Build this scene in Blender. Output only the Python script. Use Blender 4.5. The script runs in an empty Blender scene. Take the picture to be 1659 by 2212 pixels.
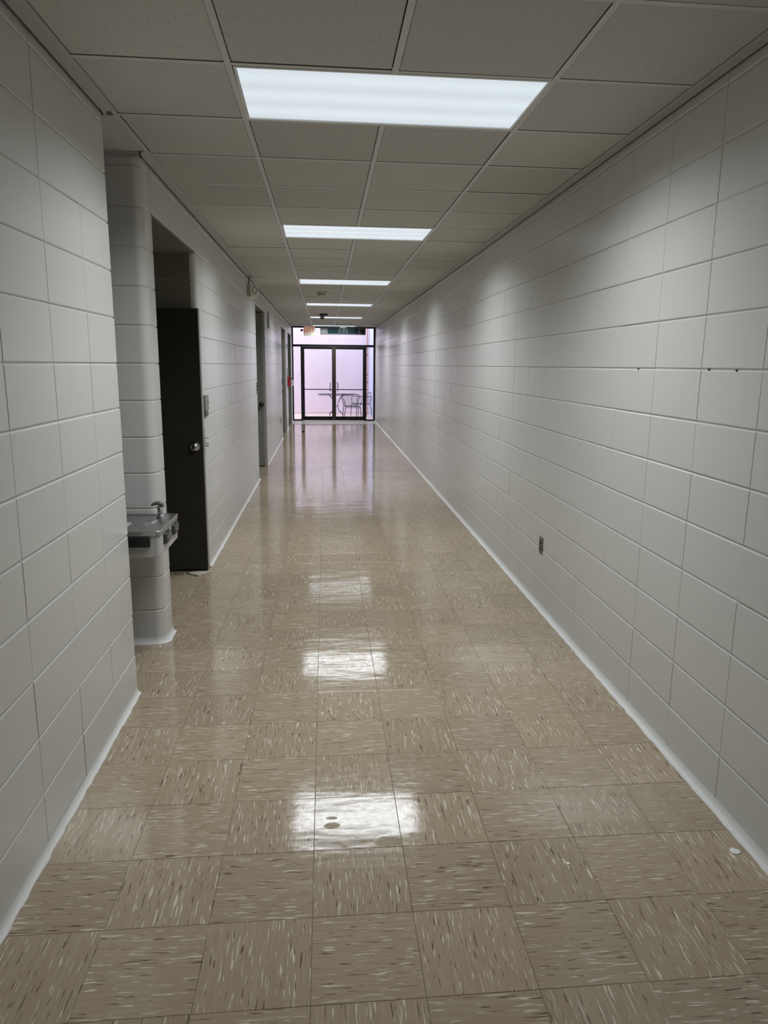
import bpy, math, random
from mathutils import Vector, Matrix
random.seed(7)
S = bpy.context.scene
COL = S.collection

# ------------------------------------------------------------------ camera
F_PX = 1554.71
PITCH, YAW, ROLL = 0.201334, 0.082017, 0.00956
cd = bpy.data.cameras.new('camera'); cam = bpy.data.objects.new('camera', cd); COL.objects.link(cam)
cd.sensor_fit = 'VERTICAL'; cd.sensor_height = 24.0; cd.lens = F_PX * 24.0 / 2212.0
cd.clip_start = 0.02; cd.clip_end = 200
fwd = Vector((math.sin(YAW) * math.cos(PITCH), math.cos(YAW) * math.cos(PITCH), -math.sin(PITCH)))
right0 = Vector((math.cos(YAW), -math.sin(YAW), 0))
up0 = right0.cross(fwd)
right = right0 * math.cos(ROLL) - up0 * (-math.sin(ROLL))
up = right.cross(fwd)
M = Matrix((right, up, -fwd)).transposed().to_4x4()
M.translation = Vector((-0.0108, 0, 1.6305))
cam.matrix_world = M
S.camera = cam

# ------------------------------------------------------------------ world, exposure
w = bpy.data.worlds.new('sky'); S.world = w; w.use_nodes = True
bg = w.node_tree.nodes['Background']
bg.inputs['Color'].default_value = (0.87, 0.90, 1.0, 1); bg.inputs['Strength'].default_value = 3.9
S.view_settings.view_transform = 'Standard'; S.view_settings.look = 'None'
S.view_settings.gamma = 1.0; S.view_settings.use_curve_mapping = False
S.view_settings.exposure = 0.0
S.cycles.max_bounces = 10; S.cycles.diffuse_bounces = 6; S.cycles.glossy_bounces = 4
S.cycles.transparent_max_bounces = 8; S.cycles.sample_clamp_indirect = 4.0
LAMP_W = 28.5           # watts of each troffer
LAMP_SPREAD = 148.0     # degrees: the prismatic lens throws its light downwards
LENS_E = 0.74

# ------------------------------------------------------------------ room numbers (metres)
XL, XR, CZ, D = -0.964, 1.455, 2.70, 21.53
BH, BL = 0.2032, 0.4064
YS = -6.0
OPEN = [(4.33, 5.70), (10.38, 11.78), (16.36, 17.86), (19.13, 20.68)]   # door recesses on the left
AL0, AL1 = 3.465, 4.13                                                    # fountain alcove
LH = 12 * BH

# ------------------------------------------------------------------ materials
def mat(name, col, rough=0.5, metal=0.0, spec=0.5):
    m = bpy.data.materials.new(name); m.use_nodes = True
    b = m.node_tree.nodes['Principled BSDF']
    b.inputs['Base Color'].default_value = (*col, 1); b.inputs['Roughness'].default_value = rough
    b.inputs['Metallic'].default_value = metal; b.inputs['Specular IOR Level'].default_value = spec
    return m
def nd(m, t, **k):
    n = m.node_tree.nodes.new(t)
    for a, v in k.items(): setattr(n, a, v)
    return n
def lk(m, a, b): m.node_tree.links.new(a, b)
def bsdf(m): return m.node_tree.nodes['Principled BSDF']
def noisy(m, scale, amt, bump=0.0, bscale=None, dist=0.01, rough=None):
    """gentle tone variation and relief"""
    b = bsdf(m); g = nd(m, 'ShaderNodeNewGeometry')
    n = nd(m, 'ShaderNodeTexNoise'); n.inputs['Scale'].default_value = scale; n.inputs['Detail'].default_value = 4
    lk(m, g.outputs['Position'], n.inputs['Vector'])
    c = b.inputs['Base Color'].default_value[:3]
    r = nd(m, 'ShaderNodeValToRGB'); r.color_ramp.elements[0].position = 0.3; r.color_ramp.elements[1].position = 0.7
    r.color_ramp.elements[0].color = (*[x * (1 - amt) for x in c], 1); r.color_ramp.elements[1].color = (*[min(1, x * (1 + amt)) for x in c], 1)
    lk(m, n.outputs['Fac'], r.inputs['Fac']); lk(m, r.outputs['Color'], b.inputs['Base Color'])
    if bump:
        n2 = nd(m, 'ShaderNodeTexNoise'); n2.inputs['Scale'].default_value = bscale or scale; n2.inputs['Detail'].default_value = 3
        lk(m, g.outputs['Position'], n2.inputs['Vector'])
        bp = nd(m, 'ShaderNodeBump'); bp.inputs['Strength'].default_value = bump; bp.inputs['Distance'].default_value = dist
        lk(m, n2.outputs['Fac'], bp.inputs['Height']); lk(m, bp.outputs['Normal'], b.inputs['Normal'])
    return m
def emis(name, col, e, base=(0.02, 0.02, 0.02)):
    m = mat(name, base, 0.4); b = bsdf(m)
    b.inputs['Emission Color'].default_value = (*col, 1); b.inputs['Emission Strength'].default_value = e
    return m

M_WALL = noisy(mat('gloss_wall_paint', (0.605, 0.605, 0.580), 0.29), 1.3, 0.02, 0.35, 9.0, 0.004)
# finer orange-peel on top of the broad waviness
M_SHADE = noisy(mat('painted_shade_brown', (0.20, 0.19, 0.155), 0.5), 2, 0.05)  # dark brown-grey carries the shade of the door recesses in its colour
M_MORTAR = mat('painted_mortar', (0.55, 0.55, 0.525), 0.5)
M_COVE = noisy(mat('caulked_cove_paint', (0.68, 0.68, 0.665), 0.4), 6, 0.03, 0.3, 60, 0.003)
M_TRIM = mat('painted_metal_trim', (0.50, 0.50, 0.475), 0.5)
M_TEE = mat('ceiling_tee_metal', (0.62, 0.61, 0.585), 0.45)
M_PLEN = mat('plenum_dark', (0.02, 0.02, 0.02), 0.9)
M_TILEC = mat('acoustic_tile', (0.50, 0.48, 0.44), 0.95, spec=0.15)
def _ctile(m):
    b = bsdf(m); g = nd(m, 'ShaderNodeNewGeometry'); oi = nd(m, 'ShaderNodeObjectInfo')
    n = nd(m, 'ShaderNodeTexNoise'); n.inputs['Scale'].default_value = 130; n.inputs['Detail'].default_value = 2
    lk(m, g.outputs['Position'], n.inputs['Vector'])
    r = nd(m, 'ShaderNodeValToRGB'); r.color_ramp.elements[0].position = 0.30; r.color_ramp.elements[1].position = 0.42
    r.color_ramp.elements[0].color = (0.42, 0.405, 0.36, 1); r.color_ramp.elements[1].color = (0.57, 0.555, 0.52, 1)
    lk(m, n.outputs['Fac'], r.inputs['Fac'])
    h = nd(m, 'ShaderNodeHueSaturation'); mr = nd(m, 'ShaderNodeMapRange')
    mr.inputs['To Min'].default_value = 0.95; mr.inputs['To Max'].default_value = 1.05
    lk(m, oi.outputs['Random'], mr.inputs['Value']); lk(m, mr.outputs['Result'], h.inputs['Value'])
    lk(m, r.outputs['Color'], h.inputs['Color']); lk(m, h.outputs['Color'], b.inputs['Base Color'])
    bp = nd(m, 'ShaderNodeBump'); bp.inputs['Strength'].default_value = 0.5; bp.inputs['Distance'].default_value = 0.002
    lk(m, n.outputs['Fac'], bp.inputs['Height']); lk(m, bp.outputs['Normal'], b.inputs['Normal'])
_ctile(M_TILEC)

M_FLOOR = mat('streaked_vinyl_tile', (0.3, 0.25, 0.19), 0.16, spec=0.40)
def _floor(m):
    b = bsdf(m); oi = nd(m, 'ShaderNodeObjectInfo'); uv = nd(m, 'ShaderNodeUVMap'); g = nd(m, 'ShaderNodeNewGeometry')
    off = nd(m, 'ShaderNodeMath', operation='MULTIPLY'); off.inputs[1].default_value = 53.0
    lk(m, oi.outputs['Random'], off.inputs[0])
    add = nd(m, 'ShaderNodeVectorMath', operation='ADD'); lk(m, uv.outputs['UV'], add.inputs[0]); lk(m, off.outputs[0], add.inputs[1])
    def streak(sx, sy, lo, hi, shift):
        mp = nd(m, 'ShaderNodeMapping'); mp.inputs['Scale'].default_value = (sx, sy, 1); mp.inputs['Location'].default_value = (shift, shift * 1.7, 0)
        lk(m, add.outputs[0], mp.inputs['Vector'])
        n = nd(m, 'ShaderNodeTexNoise'); n.inputs['Scale'].default_value = 1; n.inputs['Detail'].default_value = 1.2; n.inputs['Roughness'].default_value = 0.5
        lk(m, mp.outputs[0], n.inputs['Vector'])
        r = nd(m, 'ShaderNodeMapRange'); r.inputs['From Min'].default_value = lo; r.inputs['From Max'].default_value = hi
        lk(m, n.outputs['Fac'], r.inputs['Value']); return r.outputs['Result']
    white = streak(14, 170, 0.635, 0.69, 0.0)
    dark = streak(15, 175, 0.662, 0.705, 31.0)
    soft = streak(6, 110, 0.40, 0.66, 77.0)
    cloud = nd(m, 'ShaderNodeTexNoise'); cloud.inputs['Scale'].default_value = 7; lk(m, g.outputs['Position'], cloud.inputs['Vector'])
    base = nd(m, 'ShaderNodeMix', data_type='RGBA'); base.inputs['A'].default_value = (0.360, 0.290, 0.206, 1); base.inputs['B'].default_value = (0.392, 0.323, 0.236, 1)
    lk(m, soft, base.inputs['Factor'])
    m1 = nd(m, 'ShaderNodeMix', data_type='RGBA'); m1.inputs['B'].default_value = (0.72, 0.68, 0.57, 1)
    s1 = nd(m, 'ShaderNodeMath', operation='MULTIPLY'); s1.inputs[1].default_value = 0.8; lk(m, white, s1.inputs[0])
    lk(m, s1.outputs[0], m1.inputs['Factor']); lk(m, base.outputs['Result'], m1.inputs['A'])
    m2 = nd(m, 'ShaderNodeMix', data_type='RGBA'); m2.inputs['B'].default_value = (0.09, 0.055, 0.035, 1)
    s2 = nd(m, 'ShaderNodeMath', operation='MULTIPLY'); s2.inputs[1].default_value = 0.85; lk(m, dark, s2.inputs[0])
    lk(m, s2.outputs[0], m2.inputs['Factor']); lk(m, m1.outputs['Result'], m2.inputs['A'])
    h = nd(m, 'ShaderNodeHueSaturation'); mr = nd(m, 'ShaderNodeMapRange'); mr.inputs['To Min'].default_value = 0.93; mr.inputs['To Max'].default_value = 1.07
    lk(m, oi.outputs['Random'], mr.inputs['Value']); lk(m, mr.outputs['Result'], h.inputs['Value']); lk(m, m2.outputs['Result'], h.inputs['Color'])
    lk(m, h.outputs['Color'], b.inputs['Base Color'])
    # worn wax: scratches and dull spots
    sc = nd(m, 'ShaderNodeTexNoise'); sc.inputs['Scale'].default_value = 34; sc.inputs['Detail'].default_value = 7; sc.inputs['Roughness'].default_value = 0.7
    lk(m, g.outputs['Position'], sc.inputs['Vector'])
    rr = nd(m, 'ShaderNodeMapRange'); rr.inputs['From Min'].default_value = 0.35; rr.inputs['From Max'].default_value = 0.75
    rr.inputs['To Min'].default_value = 0.055; rr.inputs['To Max'].default_value = 0.17; lk(m, sc.outputs['Fac'], rr.inputs['Value'])
    cur = rr.outputs['Result']
    for (cx, cy, sx, sy) in ((0.003, 2.325, 0.028, 0.018), (0.002, 2.37, 0.018, 0.009), (0.20, 2.22, 0.05, 0.03), (0.10, 2.12, 0.15, 0.02)):
        sub = nd(m, 'ShaderNodeVectorMath', operation='SUBTRACT'); sub.inputs[1].default_value = (cx, cy, 0); lk(m, g.outputs['Position'], sub.inputs[0])
        ml = nd(m, 'ShaderNodeVectorMath', operation='MULTIPLY'); ml.inputs[1].default_value = (1 / sx, 1 / sy, 0); lk(m, sub.outputs[0], ml.inputs[0])
        ln = nd(m, 'ShaderNodeVectorMath', operation='LENGTH'); lk(m, ml.outputs[0], ln.inputs[0])
        wob = nd(m, 'ShaderNodeMath', operation='ADD'); lk(m, ln.outputs['Value'], wob.inputs[0]); lk(m, sc.outputs['Fac'], wob.inputs[1])
        k = nd(m, 'ShaderNodeMapRange'); k.inputs['From Min'].default_value = 1.6; k.inputs['From Max'].default_value = 1.35; lk(m, wob.outputs[0], k.inputs['Value'])
        mx = nd(m, 'ShaderNodeMix', data_type='FLOAT'); mx.inputs['B'].default_value = 0.62; lk(m, k.outputs['Result'], mx.inputs['Factor']); lk(m, cur, mx.inputs['A'])
        cur = mx.outputs['Result']
    lk(m, cur, b.inputs['Roughness'])
    wv = nd(m, 'ShaderNodeTexNoise'); wv.inputs['Scale'].default_value = 5.0; wv.inputs['Detail'].default_value = 2.5
    mpw = nd(m, 'ShaderNodeMapping'); mpw.inputs['Scale'].default_value = (0.55, 1.6, 1); lk(m, g.outputs['Position'], mpw.inputs['Vector']); lk(m, mpw.outputs[0], wv.inputs['Vector'])
    fn = nd(m, 'ShaderNodeTexNoise'); fn.inputs['Scale'].default_value = 60; fn.inputs['Detail'].default_value = 4; lk(m, g.outputs['Position'], fn.inputs['Vector'])
    b1 = nd(m, 'ShaderNodeBump'); b1.inputs['Strength'].default_value = 0.28; b1.inputs['Distance'].default_value = 0.006; lk(m, wv.outputs['Fac'], b1.inputs['Height'])
    b2 = nd(m, 'ShaderNodeBump'); b2.inputs['Strength'].default_value = 0.10; b2.inputs['Distance'].default_value = 0.001; lk(m, fn.outputs['Fac'], b2.inputs['Height'])
    lk(m, b1.outputs['Normal'], b2.inputs['Normal']); lk(m, b2.outputs['Normal'], b.inputs['Normal'])
_floor(M_FLOOR)
M_GROUT = mat('tile_seam_dark', (0.05, 0.04, 0.03), 0.8)
M_APRON = noisy(mat('pale_threshold', (0.50, 0.48, 0.43), 0.32), 5, 0.12, 0.2, 30, 0.002)  # pale mottled strip across the end of the floor
M_BRONZE = mat('dark_bronze_aluminium', (0.010, 0.008, 0.008), 0.45, 0.0, 0.25)
M_ASTRA = mat('lit_brown_astragal', (0.045, 0.030, 0.022), 0.5, 0.0, 0.3)  # interior light on the centre mullion put into this lighter brown
M_DOOR1 = noisy(mat('dark_brown_door_paint', (0.034, 0.032, 0.022), 0.5, spec=0.2), 5, 0.08)
M_DOORG = noisy(mat('grey_door_paint', (0.24, 0.245, 0.215), 0.5, spec=0.3), 5, 0.05)
M_JAMB = mat('grey_jamb_paint', (0.36, 0.355, 0.33), 0.45)
M_CHROME = mat('satin_chrome', (0.55, 0.55, 0.57), 0.22, 1.0)
M_STEEL = noisy(mat('brushed_stainless', (0.50, 0.51, 0.51), 0.34, 1.0), 20, 0.06, 0.05, 200, 0.0005)
M_BODY = mat('grey_enamel_cabinet', (0.46, 0.46, 0.45), 0.4)
M_BLACK = mat('black_plastic', (0.012, 0.012, 0.013), 0.35)
M_DGREY = mat('dark_grey_plastic', (0.10, 0.10, 0.10), 0.4)
M_MGREY = mat('mid_grey_plastic', (0.26, 0.26, 0.27), 0.4)
M_WHITE = mat('white_plastic', (0.75, 0.75, 0.73), 0.4)
M_CREAM = mat('cream_plastic', (0.62, 0.60, 0.52), 0.45)
M_RED = mat('red_enamel', (0.36, 0.010, 0.025), 0.35)
M_SWPL = mat('stainless_cover_plate', (0.22, 0.22, 0.21), 0.35, 0.8)
M_EXITF = emis('lit_sign_face', (1.0, 0.93, 0.78), 0.16, (0.6, 0.58, 0.5))
M_EXITR = emis('lit_red_letters', (1.0, 0.10, 0.04), 0.40, (0.35, 0.015, 0.01))
M_SCREEN = mat('dark_teal_screen', (0.005, 0.018, 0.022), 0.35, spec=0.2)
M_DIGIT = emis('green_led_digits', (0.42, 0.62, 0.46), 0.42)
M_DOT = emis('white_emitter', (1, 1, 1), 2.0)
M_PINK = noisy(mat('pale_pink_stucco', (0.80, 0.715, 0.775), 0.9, spec=0.1), 2.5, 0.03, 0.3, 50, 0.004)
M_BLUEW = noisy(mat('skylight_blue_stucco', (0.62, 0.66, 0.88), 0.9, spec=0.1), 2.5, 0.03)  # blue of the skylight on the side wall is put into its colour
M_PATIO = noisy(mat('pink_concrete_slab', (0.74, 0.60, 0.58), 0.85, spec=0.2), 4, 0.06)
M_ORANGE = mat('rusty_pink_pipe', (0.55, 0.28, 0.24), 0.6)
M_TABLE = mat('slate_grey_wrought_metal', (0.085, 0.10, 0.115), 0.5, 0.2)
M_CHIP = mat('white_paint_chip', (0.8, 0.82, 0.82), 0.6)
M_WOOD = noisy(mat('beige_broken_board', (0.50, 0.46, 0.38), 0.7), 30, 0.1)

M_GLASS = bpy.data.materials.new('clear_pane'); M_GLASS.use_nodes = True
def _glass(m):
    nt = m.node_tree; nt.nodes.remove(nt.nodes['Principled BSDF']); out = nt.nodes['Material Output']
    t = nd(m, 'ShaderNodeBsdfTransparent'); t.inputs['Color'].default_value = (0.95, 0.96, 0.96, 1)
    gl = nd(m, 'ShaderNodeBsdfGlossy'); gl.inputs['Roughness'].default_value = 0.02
    fr = nd(m, 'ShaderNodeFresnel'); fr.inputs['IOR'].default_value = 1.5; mx = nd(m, 'ShaderNodeMixShader')
    lk(m, fr.outputs[0], mx.inputs[0]); lk(m, t.outputs[0], mx.inputs[1]); lk(m, gl.outputs[0], mx.inputs[2]); lk(m, mx.outputs[0], out.inputs['Surface'])
_glass(M_GLASS)
M_MESH = bpy.data.materials.new('expanded_metal_mesh'); M_MESH.use_nodes = True
def _mesh(m):
    nt = m.node_tree; b = bsdf(m); out = nt.nodes['Material Output']; b.inputs['Base Color'].default_value = (0.085, 0.10, 0.115, 1)
    t = nd(m, 'ShaderNodeBsdfTransparent'); mx = nd(m, 'ShaderNodeMixShader'); tc = nd(m, 'ShaderNodeTexCoord')
    v = nd(m, 'ShaderNodeTexVoronoi', feature='DISTANCE_TO_EDGE'); v.inputs['Scale'].default_value = 90
    lk(m, tc.outputs['Object'], v.inputs['Vector'])
    c = nd(m, 'ShaderNodeMath', operation='LESS_THAN'); c.inputs[1].default_value = 0.055; lk(m, v.outputs['Distance'], c.inputs[0])
    lk(m, c.outputs[0], mx.inputs[0]); lk(m, t.outputs[0], mx.inputs[1]); lk(m, b.outputs[0], mx.inputs[2]); lk(m, mx.outputs[0], out.inputs['Surface'])
_mesh(M_MESH)
M_LENS = bpy.data.materials.new('prismatic_lens'); M_LENS.use_nodes = True
def _lens(m):
    b = bsdf(m); b.inputs['Base Color'].default_value = (0.55, 0.56, 0.58, 1); b.inputs['Roughness'].default_value = 0.35
    tc = nd(m, 'ShaderNodeTexCoord'); sp = nd(m, 'ShaderNodeSeparateXYZ'); lk(m, tc.outputs['Object'], sp.inputs[0])
    # three tubes seen through the lens: bands along the fixture
    wv = nd(m, 'ShaderNodeMath', operation='MULTIPLY'); wv.inputs[1].default_value = 2 * math.pi / 0.186; lk(m, sp.outputs['Y'], wv.inputs[0])
    cs = nd(m, 'ShaderNodeMath', operation='COSINE'); lk(m, wv.outputs[0], cs.inputs[0])
    mr = nd(m, 'ShaderNodeMapRange'); mr.inputs['From Min'].default_value = -1; mr.inputs['To Min'].default_value = 0.93 * LENS_E; mr.inputs['To Max'].default_value = 1.07 * LENS_E
    lk(m, cs.outputs[0], mr.inputs['Value'])
    vo = nd(m, 'ShaderNodeTexVoronoi'); vo.inputs['Scale'].default_value = 110; vo.inputs['Randomness'].default_value = 0.0; lk(m, tc.outputs['Object'], vo.inputs['Vector'])
    pr = nd(m, 'ShaderNodeMapRange'); pr.inputs['From Max'].default_value = 0.7; pr.inputs['To Min'].default_value = 1.08; pr.inputs['To Max'].default_value = 0.9
    lk(m, vo.outputs['Distance'], pr.inputs['Value'])
    mu = nd(m, 'ShaderNodeMath', operation='MULTIPLY'); lk(m, mr.outputs['Result'], mu.inputs[0]); lk(m, pr.outputs['Result'], mu.inputs[1])
    b.inputs['Emission Color'].default_value = (0.80, 0.92, 1.0, 1); lk(m, mu.outputs[0], b.inputs['Emission Strength'])
_lens(M_LENS)

# ------------------------------------------------------------------ builders
class MB:
    def __init__(s): s.v = []; s.f = []; s.uv = []
    def poly(s, pts, uv=None):
        i = len(s.v); s.v += [tuple(p) for p in pts]; s.f.append(tuple(range(i, i + len(pts)))); s.uv.append(uv)
    def add(s, vs, fs, uvs=None):
        i = len(s.v); s.v += [tuple(p) for p in vs]; s.f += [tuple(a + i for a in f) for f in fs]
        s.uv += list(uvs) if uvs else [None] * len(fs)
    def box(s, x0, x1, y0, y1, z0, z1, c=0.0):
        if x0 > x1: x0, x1 = x1, x0
        if c <= 0:
            vs = [(x, y, z) for z in (z0, z1) for y in (y0, y1) for x in (x0, x1)]
            s.add(vs, [(0, 2, 3, 1), (4, 5, 7, 6), (0, 1, 5, 4), (2, 6, 7, 3), (0, 4, 6, 2), (1, 3, 7, 5)]); return
        c = min(c, (x1 - x0) / 2.01, (y1 - y0) / 2.01, (z1 - z0) / 2.01)
        X, Y, Z = (x0, x1), (y0, y1), (z0, z1); idx = {}; vs = []
        for i in (0, 1):
            for j in (0, 1):
                for k in (0, 1):
                    sx, sy, sz = (c if i == 0 else -c), (c if j == 0 else -c), (c if k == 0 else -c)
                    for a, p in (('x', (X[i], Y[j] + sy, Z[k] + sz)), ('y', (X[i] + sx, Y[j], Z[k] + sz)), ('z', (X[i] + sx, Y[j] + sy, Z[k]))):
                        idx[(i, j, k, a)] = len(vs); vs.append(p)
        fs = []
        for i in (0, 1): fs.append([idx[(i, 0, 0, 'x')], idx[(i, 1, 0, 'x')], idx[(i, 1, 1, 'x')], idx[(i, 0, 1, 'x')]][::1 if i else -1])
        for j in (0, 1): fs.append([idx[(0, j, 0, 'y')], idx[(1, j, 0, 'y')], idx[(1, j, 1, 'y')], idx[(0, j, 1, 'y')]][::-1 if j else 1])
        for k in (0, 1): fs.append([idx[(0, 0, k, 'z')], idx[(1, 0, k, 'z')], idx[(1, 1, k, 'z')], idx[(0, 1, k, 'z')]][::1 if k else -1])
        for i in (0, 1):
            for j in (0, 1): fs.append([idx[(i, j, 0, 'x')], idx[(i, j, 1, 'x')], idx[(i, j, 1, 'y')], idx[(i, j, 0, 'y')]][::-1 if (i ^ j) else 1][::-1])
            for k in (0, 1): fs.append([idx[(i, 0, k, 'x')], idx[(i, 1, k, 'x')], idx[(i, 1, k, 'z')], idx[(i, 0, k, 'z')]][::1 if (i ^ k) else -1][::-1])
        for j in (0, 1):
            for k in (0, 1): fs.append([idx[(0, j, k, 'y')], idx[(1, j, k, 'y')], idx[(1, j, k, 'z')], idx[(0, j, k, 'z')]][::-1 if (j ^ k) else 1][::-1])
        for i in (0, 1):
            for j in (0, 1):
                for k in (0, 1): fs.append([idx[(i, j, k, a)] for a in 'xyz'][::1 if ((i + j + k) % 2) else -1])
        s.add(vs, fs)
    def tube(s, pts, r, n=8, cap=True, closed=False):
        pts = [Vector(p) for p in pts]; N = len(pts); rings = []
        ref = Vector((0, 0, 1))
        for i, p in enumerate(pts):
            if closed: d = pts[(i + 1) % N] - pts[i - 1]
            else: d = pts[min(i + 1, N - 1)] - pts[max(i - 1, 0)]
            d.normalize()
            u = d.cross(ref if abs(d.dot(ref)) < 0.9 else Vector((1, 0, 0))).normalized(); v = d.cross(u)
            rr = r[i] if isinstance(r, (list, tuple)) else r
            rings.append([p + (u * math.cos(a) + v * math.sin(a)) * rr for a in [2 * math.pi * k / n for k in range(n)]])
        vs = [q for R in rings for q in R]; fs = []
        for i in range(N if closed else N - 1):
            a, b_ = i * n, ((i + 1) % N) * n
            for k in range(n): fs.append((a + k, a + (k + 1) % n, b_ + (k + 1) % n, b_ + k))
        if cap and not closed: fs += [tuple(range(n))[::-1], tuple(range((N - 1) * n, N * n))]
        s.add(vs, fs)
    def lathe(s, prof, n=20, org=(0, 0, 0), axis='z'):
        vs, fs = [], []
        for (r, h) in prof:
            for k in range(n):
                a = 2 * math.pi * k / n; c_, s_ = r * math.cos(a), r * math.sin(a)
                p = {'z': (c_, s_, h), 'y': (c_, h, s_), 'x': (h, c_, s_)}[axis]
                vs.append((p[0] + org[0], p[1] + org[1], p[2] + org[2]))
        for i in range(len(prof) - 1):
            for k in range(n): fs.append((i * n + k, i * n + (k + 1) % n, (i + 1) * n + (k + 1) % n, (i + 1) * n + k))
        fs += [tuple(range(n))[::-1], tuple(range((len(prof) - 1) * n, len(prof) * n))]
        s.add(vs, fs)
    def prism(s, out, z0, z1, c=0.0, cap=True):
        """closed outline (ccw) in xy extruded, with chamfered top and bottom edges"""
        n = len(out)
        def inset(d):
            r = []
            for i in range(n):
                a, b_, e = Vector(out[i - 1]), Vector(out[i]), Vector(out[(i + 1) % n])
                n1 = Vector((-(b_ - a).y, (b_ - a).x)).normalized(); n2 = Vector((-(e - b_).y, (e - b_).x)).normalized()
                m_ = n1 + n2; m_ = m_ / max(m_.dot(m_) / 2, 0.2) ; r.append(b_ + m_ * d)
            return r
        lv = [(z0, c), (z0 + c, 0), (z1 - c, 0), (z1, c)] if c > 0 else [(z0, 0), (z1, 0)]
        vs = []; fs = []
        for z, d in lv: vs += [(p[0], p[1], z) for p in (inset(d) if d else out)]
        for i in range(len(lv) - 1):
            for k in range(n): fs.append((i * n + k, i * n + (k + 1) % n, (i + 1) * n + (k + 1) % n, (i + 1) * n + k))
        if cap: fs += [tuple(range(n))[::-1], tuple(range((len(lv) - 1) * n, len(lv) * n))]
        s.add(vs, fs)
    def xf(s, mtx, i0=0):
        for i in range(i0, len(s.v)): s.v[i] = tuple(mtx @ Vector(s.v[i]))
    def mesh(s, name, m, smooth=False, recalc=True):
        me = bpy.data.meshes.new(name); me.from_pydata([tuple(v) for v in s.v], [], s.f)
        if any(u for u in s.uv):
            l = me.uv_layers.new(name='UVMap'); i = 0
            for f, u in zip(s.f, s.uv):
                for k in range(len(f)): l.data[i].uv = u[k] if u else (0, 0); i += 1
        if recalc:
            import bmesh
            b = bmesh.new(); b.from_mesh(me); bmesh.ops.recalc_face_normals(b, faces=b.faces[:]); b.to_mesh(me); b.free()
        me.materials.append(m)
        if smooth:
            me.polygons.foreach_set('use_smooth', [True] * len(me.polygons))
            try: me.set_sharp_from_angle(angle=math.radians(40))
            except Exception: pass
        return me
def link(name, me, parent=None, loc=None, rot=None):
    o = bpy.data.objects.new(name, me); COL.objects.link(o)
    if parent is not None: o.parent = parent
    if loc is not None: o.location = loc
    if rot is not None: o.rotation_euler = rot
    return o
def part(name, mb, m, parent=None, smooth=False, **k): return link(name, mb.mesh(name, m, smooth), parent, **k)
def tag(o, label, cat, group=None, kind=None):
    o['label'] = label; o['category'] = cat
    if group: o['group'] = group
    if kind: o['kind'] = kind
    return o
def thing(name, label, cat, loc=(0, 0, 0), group=None, kind=None):
    o = bpy.data.objects.new(name, None); COL.objects.link(o); o.location = loc; o.empty_display_size = 0.05
    return tag(o, label, cat, group, kind)
def Box(*a, c=0.0):
    b = MB(); b.box(*a, c=c); return b
def copy_tree(o, parent=None):
    c = o.copy(); COL.objects.link(c)
    if parent is not None: c.parent = parent
    for ch in [x for x in COL.objects if x.parent == o]: copy_tree(ch, c)
    return c

# ================================================================== WALLS
GH, CH, GV, CV, DEP = 0.0028, 0.0042, 0.0006, 0.0017, 0.0050
_bc = {}
def block_geo(L, H, mb=None, ox=0.0, oy=0.0, oz=0.0, sgn=1, yaw=0.0):
    """one painted block: face towards +x*sgn, chamfered edges; local origin at the lower corner on the wall plane"""
    y0, y1, z0, z1 = GV, L - GV, GH, H - GH
    a = [(0, y0 + CV, z0 + CH), (0, y1 - CV, z0 + CH), (0, y1 - CV, z1 - CH), (0, y0 + CV, z1 - CH)]
    b = [(-DEP * .55, y0, z0), (-DEP * .55, y1, z0), (-DEP * .55, y1, z1), (-DEP * .55, y0, z1)]
    c = [(-DEP - .004, y, z) for (_, y, z) in b]
    vs = a + b + c
    vs = [(ox + sgn * x + sgn * math.tan(yaw) * (y - L / 2), oy + y, oz + z) for x, y, z in vs]
    fs = [(0, 1, 2, 3)] + [(i, 4 + i, 4 + (i + 1) % 4, (i + 1) % 4) for i in range(4)] + [(4 + i, 8 + i, 8 + (i + 1) % 4, 4 + (i + 1) % 4) for i in range(4)]
    if sgn < 0: fs = [f[::-1] for f in fs]
    if mb is None:
        mb = MB(); mb.add(vs, fs); return mb
    mb.add(vs, fs)
def block_obj(parent, X, sgn, y0, y1, z0, z1):
    key = (round(y1 - y0, 4), round(z1 - z0, 4), sgn)
    if key not in _bc: _bc[key] = block_geo(y1 - y0, z1 - z0, sgn=sgn).mesh('block', M_WALL, recalc=False)
    o = link('block', _bc[key], parent, (X + random.uniform(-.0004, .0004), y0, z0), (0, random.gauss(0, .0012), random.gauss(0, .0018)))
    return o
def cuts(y0, y1, base):
    n = math.ceil((y0 - base) / BL - 1e-6); e = [y0]
    while base + n * BL < y1 - 0.02:
        if base + n * BL > y0 + 0.02: e.append(base + n * BL)
        n += 1
    return e + [y1]
def zc(z0, z1):
    e = [z0]; k = 1
    while k * BH < z1 - 0.01:
        if k * BH > z0 + 0.01: e.append(k * BH)
        k += 1
    return e + [z1]

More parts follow.
